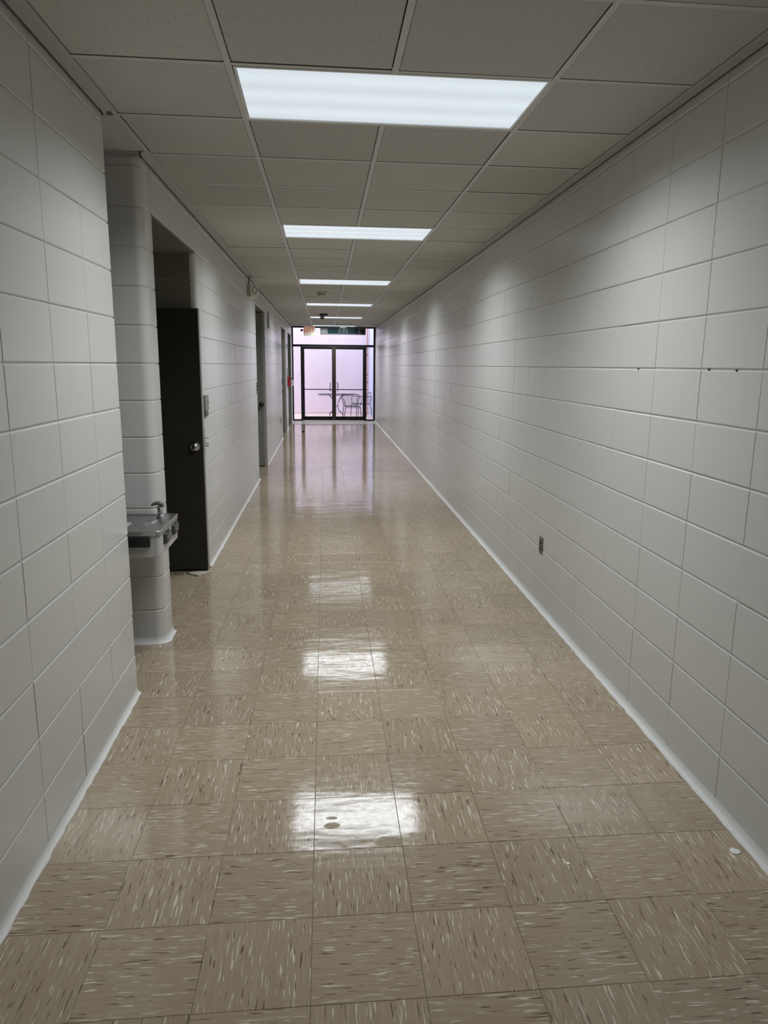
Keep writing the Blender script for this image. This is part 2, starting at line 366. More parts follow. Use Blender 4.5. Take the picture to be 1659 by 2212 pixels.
# right wall
mb = MB(); mb.box(XR + DEP, XR + 0.20, YS, D + 0.1, -0.1, 3.0)
wall_r = part('wall_right', mb, M_MORTAR); wall_r['kind'] = 'structure'
tag(wall_r, 'long right wall of glossy off-white painted blocks', 'wall')
stuff = MB(); cnt = 0
BR = 2.7597
ys = cuts(YS, D - 0.03, BR)
for a, b_ in zip(ys[:-1], ys[1:]):
    for z0, z1 in zip(zc(0, CZ - .012)[:-1], zc(0, CZ - .012)[1:]):
        if 1.5 < a < 10.9 and z1 - z0 > .1 and cnt < 300: block_obj(wall_r, XR, -1, a, b_, z0, z1); cnt += 1
        else: block_geo(b_ - a, z1 - z0, stuff, XR + random.uniform(-.0005, .0005), a, z0, -1, random.gauss(0, .0022))
o = link('far_blocks', stuff.mesh('far_blocks', M_WALL, recalc=False), wall_r); o['kind'] = 'stuff'
for (y, z) in ((3.337, 1.625), (2.703, 1.626), (2.512, 1.624)):
    b = MB(); b.lathe([(0.0045, 0), (0.0045, -0.003), (0.002, -0.0045)], 8, (XR + .001, 0, 0), 'x')
    part('screw', b, M_BLACK, wall_r, loc=(0, y * 1.0 + 0.0, z))

R_ = 0.055
# left wall: solid lengths between the recesses
W1 = -2.1
mb = MB(); XB = XL - DEP
mb.box(W1, XB, YS, AL0 - .006, -0.1, 3.0)
mb.box(W1, -1.36, AL0 - .01, AL1 + .01, -0.1, 3.0)
mb.box(W1, -1.03, AL1 + DEP, OPEN[0][0], -0.1, 3.0); mb.box(W1, XB, AL1 + R_ + .01, OPEN[0][0], -0.1, 3.0)
for i, (a, b_) in enumerate(OPEN):
    mb.box(W1, XB, a, b_, LH + .003, 3.0)
    nxt = OPEN[i + 1][0] if i < 3 else D + 0.1
    mb.box(W1, -1.03, b_ + DEP, nxt, -0.1, 3.0); mb.box(W1, XB, b_ + .06, nxt, -0.1, 3.0)
mb.box(-2.3, W1, YS, D + .1, -0.1, 3.0)
wall_l = part('wall_left', mb, M_MORTAR); wall_l['kind'] = 'structure'
tag(wall_l, 'left wall of off-white painted blocks broken by an alcove and four door recesses', 'wall')
stuff = MB(); cnt = 0; BLB = 2.6757
def left_run(y0, y1, z0, z1, single):
    global cnt
    ys = cuts(y0, y1, BLB)
    for a, b_ in zip(ys[:-1], ys[1:]):
        zs = zc(z0, z1)
        for p, q in zip(zs[:-1], zs[1:]):
            if single and a > 0.8 and q - p > .1 and cnt < 268: block_obj(wall_l, XL, 1, a, b_, p, q); cnt += 1
            else: block_geo(b_ - a, q - p, stuff, XL + random.uniform(-.0005, .0005), a, p, 1, random.gauss(0, .0022))
TOPZ = CZ - .012
left_run(YS, AL0, 0, TOPZ, True)
left_run(OPEN[0][0], OPEN[0][1] + .07, LH, TOPZ, True)
left_run(OPEN[0][1] + .07, OPEN[1][0], 0, TOPZ, True)
for i in (1, 2, 3):
    left_run(OPEN[i][0], OPEN[i][1] + .07, LH, TOPZ, False)
    left_run(OPEN[i][1] + .07, OPEN[i + 1][0] if i < 3 else D - .03, 0, TOPZ, False)
o = link('far_blocks', stuff.mesh('far_blocks', M_WALL, recalc=False), wall_l); o['kind'] = 'stuff'
def arc(cx, cy, r, a0, a1, n): return [(cx + r * math.cos(math.radians(a0 + (a1 - a0) * i / n)), cy + r * math.sin(math.radians(a0 + (a1 - a0) * i / n))) for i in range(n + 1)]
# pier between alcove and first recess: bullnose block per course, plus the plain block beside it
zs = zc(0, TOPZ)
pier_o = [(-1.17, AL1), (XL - R_ - .006, AL1)] + arc(XL - R_, AL1 + R_, R_, -90, 0, 8) + [(XL, AL1 + R_ + .006), (XL, 4.282), (-1.17, 4.282)]
pier_s = [(-1.10, 4.2855), (XL - .001, 4.2855), (XL, 4.2865)] + arc(XL - .008, OPEN[0][0] - .008, .008, 0, 90, 3) + [(-1.10, OPEN[0][0])]
face_o = [(-1.36, AL1 + .001), (-1.1715, AL1 + .001), (-1.1715, AL1 + .05), (-1.36, AL1 + .05)]
for p, q in zip(zs[:-1], zs[1:]):
    for out in (pier_o, pier_s, face_o):
        b = MB(); b.prism(out, p + GH, q - GH, CH if q - p > .1 else .001); part('block', b, M_WALL, wall_l, smooth=True)
def core(cx, cy, r, xa, yb):
    b = MB(); rr = r - .0048
    b.prism([(xa, cy - rr)] + arc(cx, cy, rr, -90, 0, 8) + [(cx + rr, yb), (xa, yb)], 0, TOPZ); part('mortar_core', b, M_MORTAR, wall_l, smooth=True)
core(XL - R_, AL1 + R_, R_, -1.3, 4.32)
# alcove back wall and recess far-side returns
st = MB()
for p, q in zip(zs[:-1], zs[1:]):
    for a, b_ in ((AL0, 3.80), (3.80, AL1)): block_geo(b_ - a, q - p, st, -1.36, a, p, 1)
for i, (a, b_) in enumerate(OPEN):
    core(XL - .045, b_ + .045, .045, -1.3, b_ + .068)
    ret = [(-2.0, b_), (-1.062, b_), (-1.062, b_ + .05), (-2.0, b_ + .05)]
    ret2 = [(-1.06, b_), (-1.012, b_), (-1.012, b_ + .05), (-1.06, b_ + .05)]
    bull = [(-1.012, b_ + .0005), (XL - .046, b_ + .0003)] + arc(XL - .045, b_ + .045, .045, -90, 0, 8) + [(XL, b_ + .052), (XL, b_ + .069), (-1.012, b_ + .069)]
    for p, q in zip(zs[:-1], zs[1:]):
        if p > LH - .01: continue
        if i == 0:
            for out in (ret, ret2, bull):
                b = MB(); b.prism(out, p + GH, q - GH, CH if out is bull else .001); part('block', b, M_WALL if out is bull else M_SHADE, wall_l, smooth=True)
        else: st.prism(ret2, p + GH, q - GH, .001); st.prism(ret, p + GH, q - GH, .001); st.prism(bull, p + GH, q - GH, CH)
    # soffit slab, shade put into its colour
    b = MB(); b.box(-2.0, XL - .001, a + .001, b_ - .001, LH - .012, LH + .002); part('soffit', b, M_SHADE, wall_l)
o = part('recess_blocks', st, M_WALL, wall_l, smooth=True); o['kind'] = 'stuff'

# end walls, roof deck above the hung ceiling
b = MB(); b.box(-2.3, 1.7, YS - .2, YS, -0.1, 3.0)
o = part('wall_back', b, M_SHADE); tag(o, 'plain wall closing the corridor behind the viewer', 'wall', kind='structure')
b = MB(); b.box(-2.3, 1.7, D - .02, D + .18, CZ, 3.3); b.box(-8, -0.99, D - .05, D + .18, -.1, 4.0); b.box(XR + .02, 1.7, D - .05, D + .18, -.1, 4.0)
b.box(-8, 3.2, D + .02, D + .18, 3.0, 4.0)
o = part('wall_front', b, M_PINK); tag(o, 'outside face of the building around the glass entrance', 'wall', kind='structure')

# ================================================================== FLOOR
T = 0.3048; GX, GY = -0.0598, 1.5848; SH = 0.012
b = MB(); b.box(-2.3, 1.7, YS - .2, D + .02, -0.15, -0.0032)
floor = part('floor', b, M_GROUT); tag(floor, 'glossy beige floor of square streaked vinyl tiles', 'floor', kind='structure')
def tile_geo(mb, ox, oy, vert, uo=(0, 0), z=0.0, w_=T, tl=(0, 0)):
    g, c = .0005, .0010
    o_ = [(g, g), (w_ - g, g), (w_ - g, T - g), (g, T - g)]; i_ = [(g + c, g + c), (w_ - g - c, g + c), (w_ - g - c, T - g - c), (g + c, T - g - c)]
    f = lambda p, dz: (ox + p[0], oy + p[1] + SH * p[0], z + dz + tl[0] * (p[0] - w_ / 2) + tl[1] * (p[1] - T / 2))
    vs = [f(p, 0) for p in i_] + [f(p, -.0007) for p in o_] + [f(p, -.0036) for p in o_]
    fs = [(0, 1, 2, 3)] + [(4 + i, 4 + (i + 1) % 4, (i + 1) % 4, i) for i in range(4)] + [(8 + i, 8 + (i + 1) % 4, 4 + (i + 1) % 4, 4 + i) for i in range(4)]
    U = lambda k: ((vs[k][1] - oy + uo[0], vs[k][0] - ox + uo[1]) if vert else (vs[k][0] - ox + uo[0], vs[k][1] - oy + uo[1]))
    mb.add(vs, fs, [[U(k) for k in q] for q in fs])
tm = []
for vert in (0, 1):
    t_ = MB(); tile_geo(t_, -T / 2, -T / 2, vert); tm.append(t_.mesh('floor_tile', M_FLOOR, recalc=False))
stuff = MB(); cnt = 0
YAP = 20.13
r0 = int((YS - GY) / T) - 1; r1 = int((YAP - GY) / T) + 1
def in_recess(y0, y1):
    return any(y1 > a - .01 and y0 < b_ + .05 for a, b_ in OPEN) or (y1 > AL0 and y0 < AL1 + .2)
for r in range(r0, r1):
    for c in range(-7, 5):
        x, y = GX + c * T, GY + r * T
        yy = y + SH * (x - .3)
        if c < -3 and not in_recess(y, y + T): continue
        if yy + T > YAP + .2: continue
        vert = (c + r) % 2
        tl = (random.gauss(0, .0014), random.gauss(0, .0014))
        vis = r >= -1 and not (c < -5 and r > 8)
        if vis and cnt < 300:
            link('floor_tile', tm[vert], floor, (x + T / 2, yy + T / 2 + SH * T / 2, 0), (tl[1], tl[0], 0)); cnt += 1
        else:
            tile_geo(stuff, x, yy, vert, (random.uniform(0, 60), random.uniform(0, 60)), 0, T, tl)
o = link('far_tiles', stuff.mesh('far_tiles', M_FLOOR, recalc=False), floor); o['kind'] = 'stuff'
b = MB(); b.box(-.985, 1.47, YAP + .12, D + .05, -.004, .0006)
o = part('threshold_strip', b, M_APRON, floor); o['label'] = 'pale strip of floor at the glass doors'

# painted cove at the foot of the walls
def cove(runs, name, label):
    mb = MB()
    for (p0, p1, nrm, r, n_) in runs:
        p0, p1, nrm = Vector(p0), Vector(p1), Vector(nrm); L = (p1 - p0).length; k = max(2, int(L / .045)); rows = []
        for i in range(k + 1):
            q = p0 + (p1 - p0) * i / k; j = random.uniform(-.0035, .0035) if L > .3 else 0
            rows.append([q + nrm * ((r + (j if t == 4 else 0)) * (1 - math.cos(math.radians(90 * t / 4)))) + Vector((0, 0, 1)) * (r * 1.1 * (1 - math.sin(math.radians(90 * t / 4))) + .0008) for t in range(5)])
        vs = [v for R in rows for v in R]; fs = []
        for i in range(k):
            for t in range(4): fs.append((i * 5 + t, i * 5 + t + 1, (i + 1) * 5 + t + 1, (i + 1) * 5 + t))
        if n_ < 0: fs = [f[::-1] for f in fs]
        mb.add(vs, fs)
    me = mb.mesh(name, M_COVE, True, recalc=False)
    o = link(name, me); tag(o, label, 'baseboard', kind='structure'); return o
cove([((XR, YS, 0), (XR, D - .03, 0), (-1, 0, 0), .029, 1)], 'baseboard_right', 'white painted cove along the foot of the right wall')
runs = [((XL, YS, 0), (XL, AL0, 0), (1, 0, 0), .021, -1), ((-1.36, AL1, 0), (XL - R_, AL1, 0), (0, -1, 0), .030, -1), ((XL, AL1 + R_, 0), (XL, OPEN[0][0], 0), (1, 0, 0), .024, -1)]
for i in range(4): runs.append(((XL, OPEN[i][1] + .08, 0), (XL, OPEN[i + 1][0] if i < 3 else D - .03, 0), (1, 0, 0), .022, -1))
cv = cove(runs, 'baseboard_left', 'white painted cove along the foot of the left wall')
# rounded cove round the bullnose corner of the pier
mb = MB(); rows = []
for i in range(9):
    a = math.radians(-90 + 90 * i / 8); d = Vector((math.cos(a), math.sin(a), 0)); cc = Vector((XL - R_, AL1 + R_, 0)); rows.append([cc + d * (R_ + .028 * (1 - math.cos(math.radians(22.5 * t)))) + Vector((0, 0, .0385 * (1 - math.sin(math.radians(22.5 * t))) + .0008)) for t in range(5)])
mb.add([v for R in rows for v in R], [(i * 5 + t, i * 5 + t + 1, (i + 1) * 5 + t + 1, (i + 1) * 5 + t)[::-1] for i in range(8) for t in range(4)])
link('corner_cove', mb.mesh('corner_cove', M_COVE, True, recalc=False), cv)

# ================================================================== CEILING
b = MB(); b.box(-2.3, 1.7, YS - .2, D + .1, 2.95, 3.1)
ceil = part('ceiling', b, M_PLEN); tag(ceil, 'suspended ceiling of grey acoustic tiles in a metal grid', 'ceiling', kind='structure')
PY, P0 = 0.612, 2.945; TX = (-.356, .257, .870); TH = .012
SC = .018
LIGHT_ROWS = (-11, 0, 5, 11, 17, 23, 29)
cols = [(-.908, TX[0] - TH + .001), (TX[0] + TH, TX[1] - TH), (TX[1] + TH, TX[2] - TH), (TX[2] + TH, 1.420)]
def ysh(x): return SC * (x - .3)
_tc = {}
def ctile(x0, x1, y0, y1, single):
    key = (round(x1 - x0, 3), round(y1 - y0, 3)); g = .0016
    if key not in _tc:
        L, W = x1 - x0, y1 - y0; m_ = MB()
        f = lambda x, y, z: (x, y + SC * x, z)
        i = [(g + .003, g + .003), (L - g - .003, g + .003), (L - g - .003, W - g - .003), (g + .003, W - g - .003)]; o_ = [(g, g), (L - g, g), (L - g, W - g), (g, W - g)]
        m_.add([f(*p, 0) for p in i] + [f(*p, .002) for p in o_] + [f(*p, .016) for p in o_], [(3, 2, 1, 0)] + [(k, (k + 1) % 4, 4 + (k + 1) % 4, 4 + k) for k in range(4)] + [(4 + k, 4 + (k + 1) % 4, 8 + (k + 1) % 4, 8 + k) for k in range(4)] + [(8, 9, 10, 11)])
        _tc[key] = m_.mesh('ceiling_tile', M_TILEC)
    link('ceiling_tile', _tc[key], ceil, (x0 + random.uniform(-.0008, .0008), y0 + ysh(x0) + random.uniform(-.001, .001), CZ + .0022), (random.gauss(0, .0012), random.gauss(0, .0008), 0))
tee_c = {}
def xtee(x0, x1, y):
    key = round(x1 - x0, 3)
    if key not in tee_c:
        m_ = MB(); L = x1 - x0; m_.box(0, L, -TH, TH, 0, .0012); m_.box(0, L, -.001, .001, .001, .03)
        m_.v = [(v[0], v[1] + SC * v[0], v[2]) for v in m_.v]; tee_c[key] = m_.mesh('cross_tee', M_TEE)
    link('cross_tee', tee_c[key], ceil, (x0, y + ysh(x0), CZ + .0004))
n0, n1 = -15, 30
for n in range(n0, n1 + 1):
    y0 = P0 + n * PY
    y1 = min(y0 + PY, D - .02)
    if y1 - y0 < .1: continue
    for ci, (xa, xb) in enumerate(cols):
        if y0 > YS: xtee(xa, xb, y0)
        if n in LIGHT_ROWS and ci in (1, 2): continue
        if n == 28 and ci == 2: continue         # the air grille sits here
        ctile(xa, xb, y0 + TH, y1 - TH, True)
# little piece of ceiling inside the alcove
b = MB(); b.box(-1.36, -.918, 3.56 + .0, AL1 - .02, CZ + .002, CZ + .016); part('ceiling_tile', b, M_TILEC, ceil)
b = MB(); b.box(-1.36, XL, AL1 - .022, AL1, CZ - .004, CZ + .001); b.box(-1.36, XL, AL1 - .003, AL1, CZ - .022, CZ); part('wall_angle', b, M_TRIM, ceil)
for ti, tx in enumerate(TX):
    spans = [(YS, D - .02)]
    if ti == 1:
        e = [YS]
        for n in LIGHT_ROWS: e += [P0 + n * PY + TH - .001, P0 + (n + 1) * PY - TH + .001]
        e.append(D - .02); spans = list(zip(e[::2], e[1::2]))
    for ya, yb in spans:
        if yb - ya < .03: continue
        b = MB(); b.box(tx - TH, tx + TH, ya, yb, CZ - .0012, CZ + .0004); b.box(tx - .001, tx + .001, ya, yb, CZ, CZ + .035); part('main_tee', b, M_TEE, ceil)
b = MB(); b.box(-.932, -.908, AL0 - .02, 4.15, CZ - .0012, CZ + .0004); part('main_tee', b, M_TEE, ceil)
# angle trims against both walls
b = MB(); b.box(1.416, 1.440, YS, D - .02, CZ - .0016, CZ + .0004); b.box(1.4385, 1.441, YS, D - .02, CZ - .021, CZ - .0010)
part('wall_angle', b, M_TRIM, ceil)
b = MB()
for (ya, yb) in ((YS, AL0 + .03), (AL1 - .03, D - .02)): b.box(-.951, -.904, ya, yb, CZ - .0016, CZ + .0004); b.box(-.9515, -.949, ya, yb, CZ - .021, CZ - .0010)
part('wall_angle', b, M_TRIM, ceil)

# ================================================================== LIGHTS
proto = None
names = ['behind the viewer, near the closed end', 'nearest to the viewer, largest in the picture', 'second from the viewer', 'third from the viewer',
         'fourth from the viewer', 'fifth from the viewer, past the hanging camera', 'last one, just above the clock display']
for i, n in enumerate(LIGHT_ROWS):
    cx, cy = (TX[0] + TX[2]) / 2, P0 + n * PY + PY / 2
    cy += ysh(cx)
    L, W = (TX[2] - TX[0] - 2 * TH) / 2, PY / 2 - TH
    if proto is None:
        proto = thing('ceiling_light', '', 'ceiling light')
        b = MB(); fw = .011
        b.box(-L, L, -W, -W + fw, -.002, .014); b.box(-L, L, W - fw, W, -.002, .014); b.box(-L, -L + fw, -W + fw, W - fw, -.002, .014); b.box(L - fw, L, -W + fw, W - fw, -.002, .014)
        part('frame', b, M_WHITE, proto)
        b = MB(); b.poly([(-L + fw, -W + fw, .004), (-L + fw, W - fw, .004), (L - fw, W - fw, .004), (L - fw, -W + fw, .004)]); part('diffuser', b, M_LENS, proto)
        b = MB(); b.box(-L, L, -W, W, .02, .11); part('housing', b, M_TRIM, proto)
        o = proto
    else: o = copy_tree(proto)
    o.location = (cx, cy, CZ + .0005); o.rotation_euler = (0, 0, SC * .7)
    tag(o, 'long prismatic ceiling light panel, ' + names[i], 'ceiling light', 'fluorescent panels down the corridor')
    ld = bpy.data.lights.new('lamp', 'AREA'); ld.shape = 'RECTANGLE'; ld.size = 2 * L - .03; ld.size_y = 2 * W - .03
    ld.energy = LAMP_W; ld.spread = math.radians(LAMP_SPREAD); ld.color = (0.93, 0.97, 1.0)
    lo = bpy.data.objects.new('lamp', ld); COL.objects.link(lo); lo.location = (cx, cy, CZ - .004)

# ================================================================== DOORS IN THE RECESSES
def knob(parent, x, y, z, m, s=1.0):
    b = MB(); b.lathe([(.032, 0), (.032, -.006), (.014, -.010), (.012, -.030), (.022, -.034), (.0275, -.044), (.027, -.056), (.020, -.064), (.008, -.067)], 20, (x, y, z), 'y')
    b.v = [(x + (v[0] - x) * s, y + (v[1] - y) * s, z + (v[2] - z) * s) for v in b.v]
    return part('door_knob', b, m, parent, smooth=True)
info = [(M_DOOR1, 'dark brown flush door with a satin round knob, beside the drinking fountain'), (M_DOORG, 'grey painted flush door with a dark knob, under the cream speaker box'),
        (M_DOORG, 'grey painted door in the third recess, before the red alarm station'), (M_DOORG, 'grey painted door in the last recess, beside the glass entrance')]
for i, (a, b_) in enumerate(OPEN):
    dm, lab = info[i]
    d = thing('door_%d' % (i + 1), lab, 'door', (0, 0, 0), kind='structure')
    yf = b_ - .055
    b = MB(); b.box(-1.93, -.998 if i else -.956, yf, yf + .044, .014, 2.412 if i else 2.03, c=.0015)  # grey leaves run up to the soffit, their tone standing for shade there
    leaf = part('door_leaf', b, dm, d)
    b = MB(); x1 = XL + .008
    b.box(-.997 if i else -.955, x1, yf + .005, b_ + .065, 0, LH - .013, c=.002)
    if i == 0: b = MB(); b.box(XL - .03, XL + .006, yf + .045, b_ + .068, 0, 2.036, c=.002)
    b.box(-2.0, XL - .03, yf + .046, b_ + .002, 2.0, 2.036) if i == 0 else None
    part('door_frame', b, M_JAMB, d)
    if i == 0:
        knob(leaf, -1.012, yf, 1.002, M_CHROME, 1.12)
        b = MB()
        b.tube([(XL + .004, b_ + .04, 1.055), (XL + .030, b_ + .055, 1.056)], .004, 8); b.tube([(XL + .004, b_ + .04, 1.015), (XL + .034, b_ + .055, 1.015)], .0055, 8); b.tube([(XL + .004, b_ + .04, .995), (XL + .034, b_ + .055, .995)], .0065, 8)
        b.box(XL + .0055, XL + .0085, b_ + .03, b_ + .062, .93, 1.13)
        part('latch_bolts', b, M_CHROME, d)
    elif i == 1: knob(leaf, -1.022, yf, .995, M_BLACK, 1.25)
    else: knob(leaf, -1.03, yf, .995, M_DGREY)

# ================================================================== WALL FITTINGS
def plate(name, label, cat, x, sgn, y, z, w_, h_, pm, kind_):
    t = thing(name, label, cat, (x, y, z))
    s_ = sgn
    b = MB(); b.box(0, s_ * .006, -w_ / 2, w_ / 2, -h_ / 2, h_ / 2, c=.002); part('cover_plate', b, pm, t)
    if kind_ == 'outlet':
        for dz in (.021, -.021):
            b = MB(); b.box(s_ * .005, s_ * .0085, -.017, .017, dz - .015, dz + .015, c=.001); f = part('receptacle', b, M_BLACK, t)
    if kind_ == 'switch':
        for dz in (.022, -.022):
            b = MB(); b.box(s_ * .005, s_ * .016, -.006, .006, dz - .012, dz + .012, c=.002); part('toggle', b, M_BLACK, t)
    return t
plate('wall_outlet', 'steel duplex wall outlet with black sockets, low on the right wall', 'outlet', XR, -1, 4.675, .435, .074, .118, M_SWPL, 'outlet')
plate('wall_outlet', 'small dark wall outlet low on the left wall between second and third recess', 'outlet', XL, 1, 15.72, .44, .074, .118, M_SWPL, 'outlet')
plate('light_switch', 'tall steel switch plate on the left wall just before the second recess', 'switch', XL, 1, 10.30, 1.30, .075, .16, M_SWPL, 'switch')
plate('light_switch', 'small dark switch plate on the left wall just before the third recess', 'switch', XL, 1, 16.27, 1.25, .075, .15, M_SWPL, 'switch')
t = thing('door_keypad', 'dark two-part keypad plate on the left wall beside the brown door', 'keypad', (XL, 5.868, 1.30))
b = MB(); b.box(0, .020, -.075, .075, -.035, .085, c=.003); part('upper_panel', b, M_MGREY, t)
b = MB(); b.lathe([(.013, 0), (.013, .006), (.009, .010)], 16, (.019, .02, .03), 'x'); o = part('button', b, M_CHROME, t, smooth=True)
b = MB(); b.box(0, .014, -.068, .068, -.085, -.036, c=.002); lp = part('lower_panel', b, M_SWPL, t)
for dy in (-.045, -.015, .015, .045):
    for dz in (-.072, -.060):
        b = MB(); b.box(.013, .017, dy - .011, dy + .011, dz - .004, dz + .004); part('key', b, M_DGREY, lp)
# speaker box
t = thing('wall_speaker', 'cream wedge-shaped alarm speaker high on the left wall above second recess', 'speaker', (0, 0, 0))
out = [(XL, 9.40), (-.918, 9.36), (-.843, 9.50), (-.87, 9.62), (XL, 9.66)]
b = MB(); b.prism(out, 2.445, 2.60, .006); part('case', b, M_CREAM, t)
p0, p1 = Vector((-.918, 9.36, 0)), Vector((-.843, 9.50, 0)); mid = (p0 + p1) / 2; dirn = (p1 - p0).normalized(); nrm = Vector((dirn.y, -dirn.x, 0))
RM = Matrix((dirn, Vector((0, 0, 1)), nrm)).transposed().to_4x4(); RM.translation = Vector((mid.x, mid.y, 2.535))
b = MB(); b.tube([(math.cos(2 * math.pi * k / 24) * .045, math.sin(2 * math.pi * k / 24) * .045, .001) for k in range(24)], .0055, 6, closed=True); b.xf(RM); part('ring', b, M_DGREY, t, smooth=True)
b = MB(); b.lathe([(.038, 0), (.038, .002), (.016, .008), (.0, .010)], 20); b.xf(RM); part('cone', b, M_CREAM, t, smooth=True)
b = MB(); b.tube([(-.945, 9.42, 2.598), (-.945, 9.42, 2.64), (-.940, 9.43, 2.675), (-.937, 9.45, 2.699)], .006, 8); part('cable', b, M_BLACK, t, smooth=True)
# louvred grille on left wall
t = thing('wall_grille', 'narrow louvred grey grille high on the left wall past the second recess', 'grille', (XL, 12.62, 2.355))
b = MB(); b.box(0, .01, -.10, -.085, -.135, .135); b.box(0, .01, .085, .10, -.135, .135); b.box(0, .01, -.10, .10, .123, .135); b.box(0, .01, -.10, .10, -.135, -.123); part('grille_frame', b, M_JAMB, t)
for k in range(10):
    b = MB(); z = -.112 + k * .0245; b.poly([(.004, -.085, z + .010), (.026, -.085, z - .006), (.026, .085, z - .006), (.004, .085, z + .010)]); b.poly([(.004, -.085, z + .008), (.004, .085, z + .008), (.026, .085, z - .008), (.026, -.085, z - .008)]); part('louvre', b, M_MGREY, t)
# small sign plate and fire alarm station between recess 3 and 4
t = thing('wall_sign', 'narrow plain grey sign plate on the left wall above the red alarm station', 'sign', (XL, 18.66, 1.42))
b = MB(); b.box(0, .012, -.12, .12, -.115, .115, c=.002); part('plate', b, M_MGREY, t)
t = thing('fire_alarm_station', 'red fire alarm station with black lever and white flap on left wall', 'fire alarm', (XL, 18.80, 1.19))
b = MB(); b.box(0, .066, -.055, .055, -.125, .125, c=.006); part('box', b, M_RED, t)
b = MB(); b.box(.064, .135, -.02, .02, .068, .098, c=.004); b.box(.115, .137, -.028, .028, .05, .098, c=.004); part('lever', b, M_BLACK, t)
b = MB(); b.box(.120, .158, -.006, .004, -.10, .062, c=.002); part('flap', b, M_WHITE, t)
b = MB(); b.tube([(.06, -.02, -.10), (.09, -.02, -.12), (.115, -.01, -.098), (.13, 0, -.09)], .005, 6); part('flap_arm', b, M_WHITE, t)
# smoke detector, hanging camera, air grille
t = thing('smoke_detector', 'small square beige smoke detector on the ceiling past the third light', 'smoke detector', (-.055, 11.35, CZ))
b = MB(); b.box(-.075, .075, -.075, .075, -.022, .001, c=.004); part('base', b, M_TRIM, t)
b = MB(); b.lathe([(.058, -.022), (.058, -.040), (.045, -.056), (.0, -.058)], 20); part('sensor_head', b, M_CREAM, t, smooth=True)
b = MB(); b.lathe([(.0595, -.030), (.0595, -.040), (.056, -.0405)], 20); part('vent_ring', b, M_DGREY, t)
t = thing('security_camera', 'dome camera with dark plate hanging from the ceiling before fifth light', 'camera', (-.035, 16.1, CZ))
b = MB(); b.box(-.088, .088, -.07, .07, -.040, .001, c=.004); part('mounting_plate', b, M_BLACK, t)
b = MB(); b.lathe([(.050, -.038), (.052, -.062), (.040, -.070)], 20, (-.028, 0, 0)); part('collar', b, M_MGREY, t, smooth=True)
b = MB(); b.lathe([(.043, -.066), (.041, -.092), (.030, -.112), (.012, -.121), (.001, -.123)], 20, (-.028, 0, 0)); part('dome', b, M_DGREY, t, smooth=True)
t = thing('air_grille', 'slotted dark air grille in the ceiling before the last light', 'air vent', (0, P0 + 28 * PY, CZ))
x0, x1 = cols[2]
b = MB(); b.box(x0 + .002, x1 - .002, .014, .17, .0, .012); b.box(x0 + .002, x1 - .002, .42, PY - .014, .0, .012); part('grille_frame', b, M_TRIM, t)
b = MB(); b.box(x0 + .004, x1 - .004, .17, .42, .03, .034); part('duct', b, M_BLACK, t)
for k in range(6):
    b = MB(); y = .19 + k * .042; b.box(x0 + .006, x1 - .006, y, y + .008, -.002, .02); part('slat', b, M_DGREY, t)

def text_obj(name, s, size, m, parent, loc, rot, ext=.002, sx=1.0, sp=1.0):
    cu = bpy.data.curves.new(name, 'FONT'); cu.body = s; cu.size = size; cu.extrude = ext; cu.align_x = 'CENTER'; cu.align_y = 'CENTER'; cu.space_character = sp
    tmp = bpy.data.objects.new('tmp', cu); COL.objects.link(tmp); bpy.context.view_layer.update()
    me = bpy.data.meshes.new_from_object(tmp.evaluated_get(bpy.context.evaluated_depsgraph_get()))
    bpy.data.objects.remove(tmp); me.materials.clear(); me.materials.append(m)
    o = link(name, me, parent, loc, rot); o.scale = (sx, 1, 1); return o
# exit sign
t = thing('exit_sign', 'cream lit exit sign with red letters and two side lamps, above entrance', 'exit sign', (-.455, 21.42, 2.56))
b = MB(); b.box(-.165, .165, 0, .05, -.125, .138, c=.004); part('case', b, M_EXITF, t)
text_obj('letters', 'EXIT', .215, M_EXITR, t, (-.015, -.002, .035), (math.pi / 2, 0, 0), .003, .72)
for s_ in (-1, 1):
    b = MB(); b.lathe([(.020, 0), (.034, -.03), (.036, -.05), (.030, -.055)], 16, (s_ * .215 - (0 if s_ < 0 else 0), .02, .03), 'y'); b.tube([(s_ * .165, .03, .03), (s_ * .2, .025, .03)], .009, 8)
    part('emergency_lamp', b, M_BLACK if s_ < 0 else M_WHITE, t, smooth=True)
b = MB(); b.box(-.05, .05, .005, .045, .137, .141); part('canopy', b, M_WHITE, t)
# clock display
t = thing('clock_display', 'long dark LED clock board reading 3:02 hanging above the entrance', 'clock', (.512, 21.38, 2.565))
b = MB(); b.box(-.655, .655, 0, .09, -.088, .134, c=.004); part('case', b, M_DGREY, t)
b = MB(); b.box(-.44, .44, -.006, .002, -.058, .085, c=.002); part('screen', b, M_SCREEN, t)
text_obj('digits', '3:02', .155, M_DIGIT, t, (.0, -.008, .012), (math.pi / 2, 0, 0), .002, .98, 1.12)
b = MB(); b.box(-.615, -.50, -.004, .002, -.055, .070, c=.002); part('left_panel', b, mat('grey_panel', (0.13, 0.14, 0.135), 0.6, spec=0.1), t)
b = MB(); b.box(.50, .615, -.004, .002, -.055, .070, c=.002); part('right_panel', b, M_BLACK, t)
for k in (-1, 0, 1):  # three small glowing white dots along the top of the case
    b = MB(); b.lathe([(.013, 0), (.013, -.010), (.006, -.016)], 12, (.0 + k * .062, 0, .108), 'y'); part('white_dot', b, M_DOT, t)
for x in (-.48, .48): part('hanger', Box(x - .02, x + .02, .03, .06, .132, .1355), M_DGREY, t)

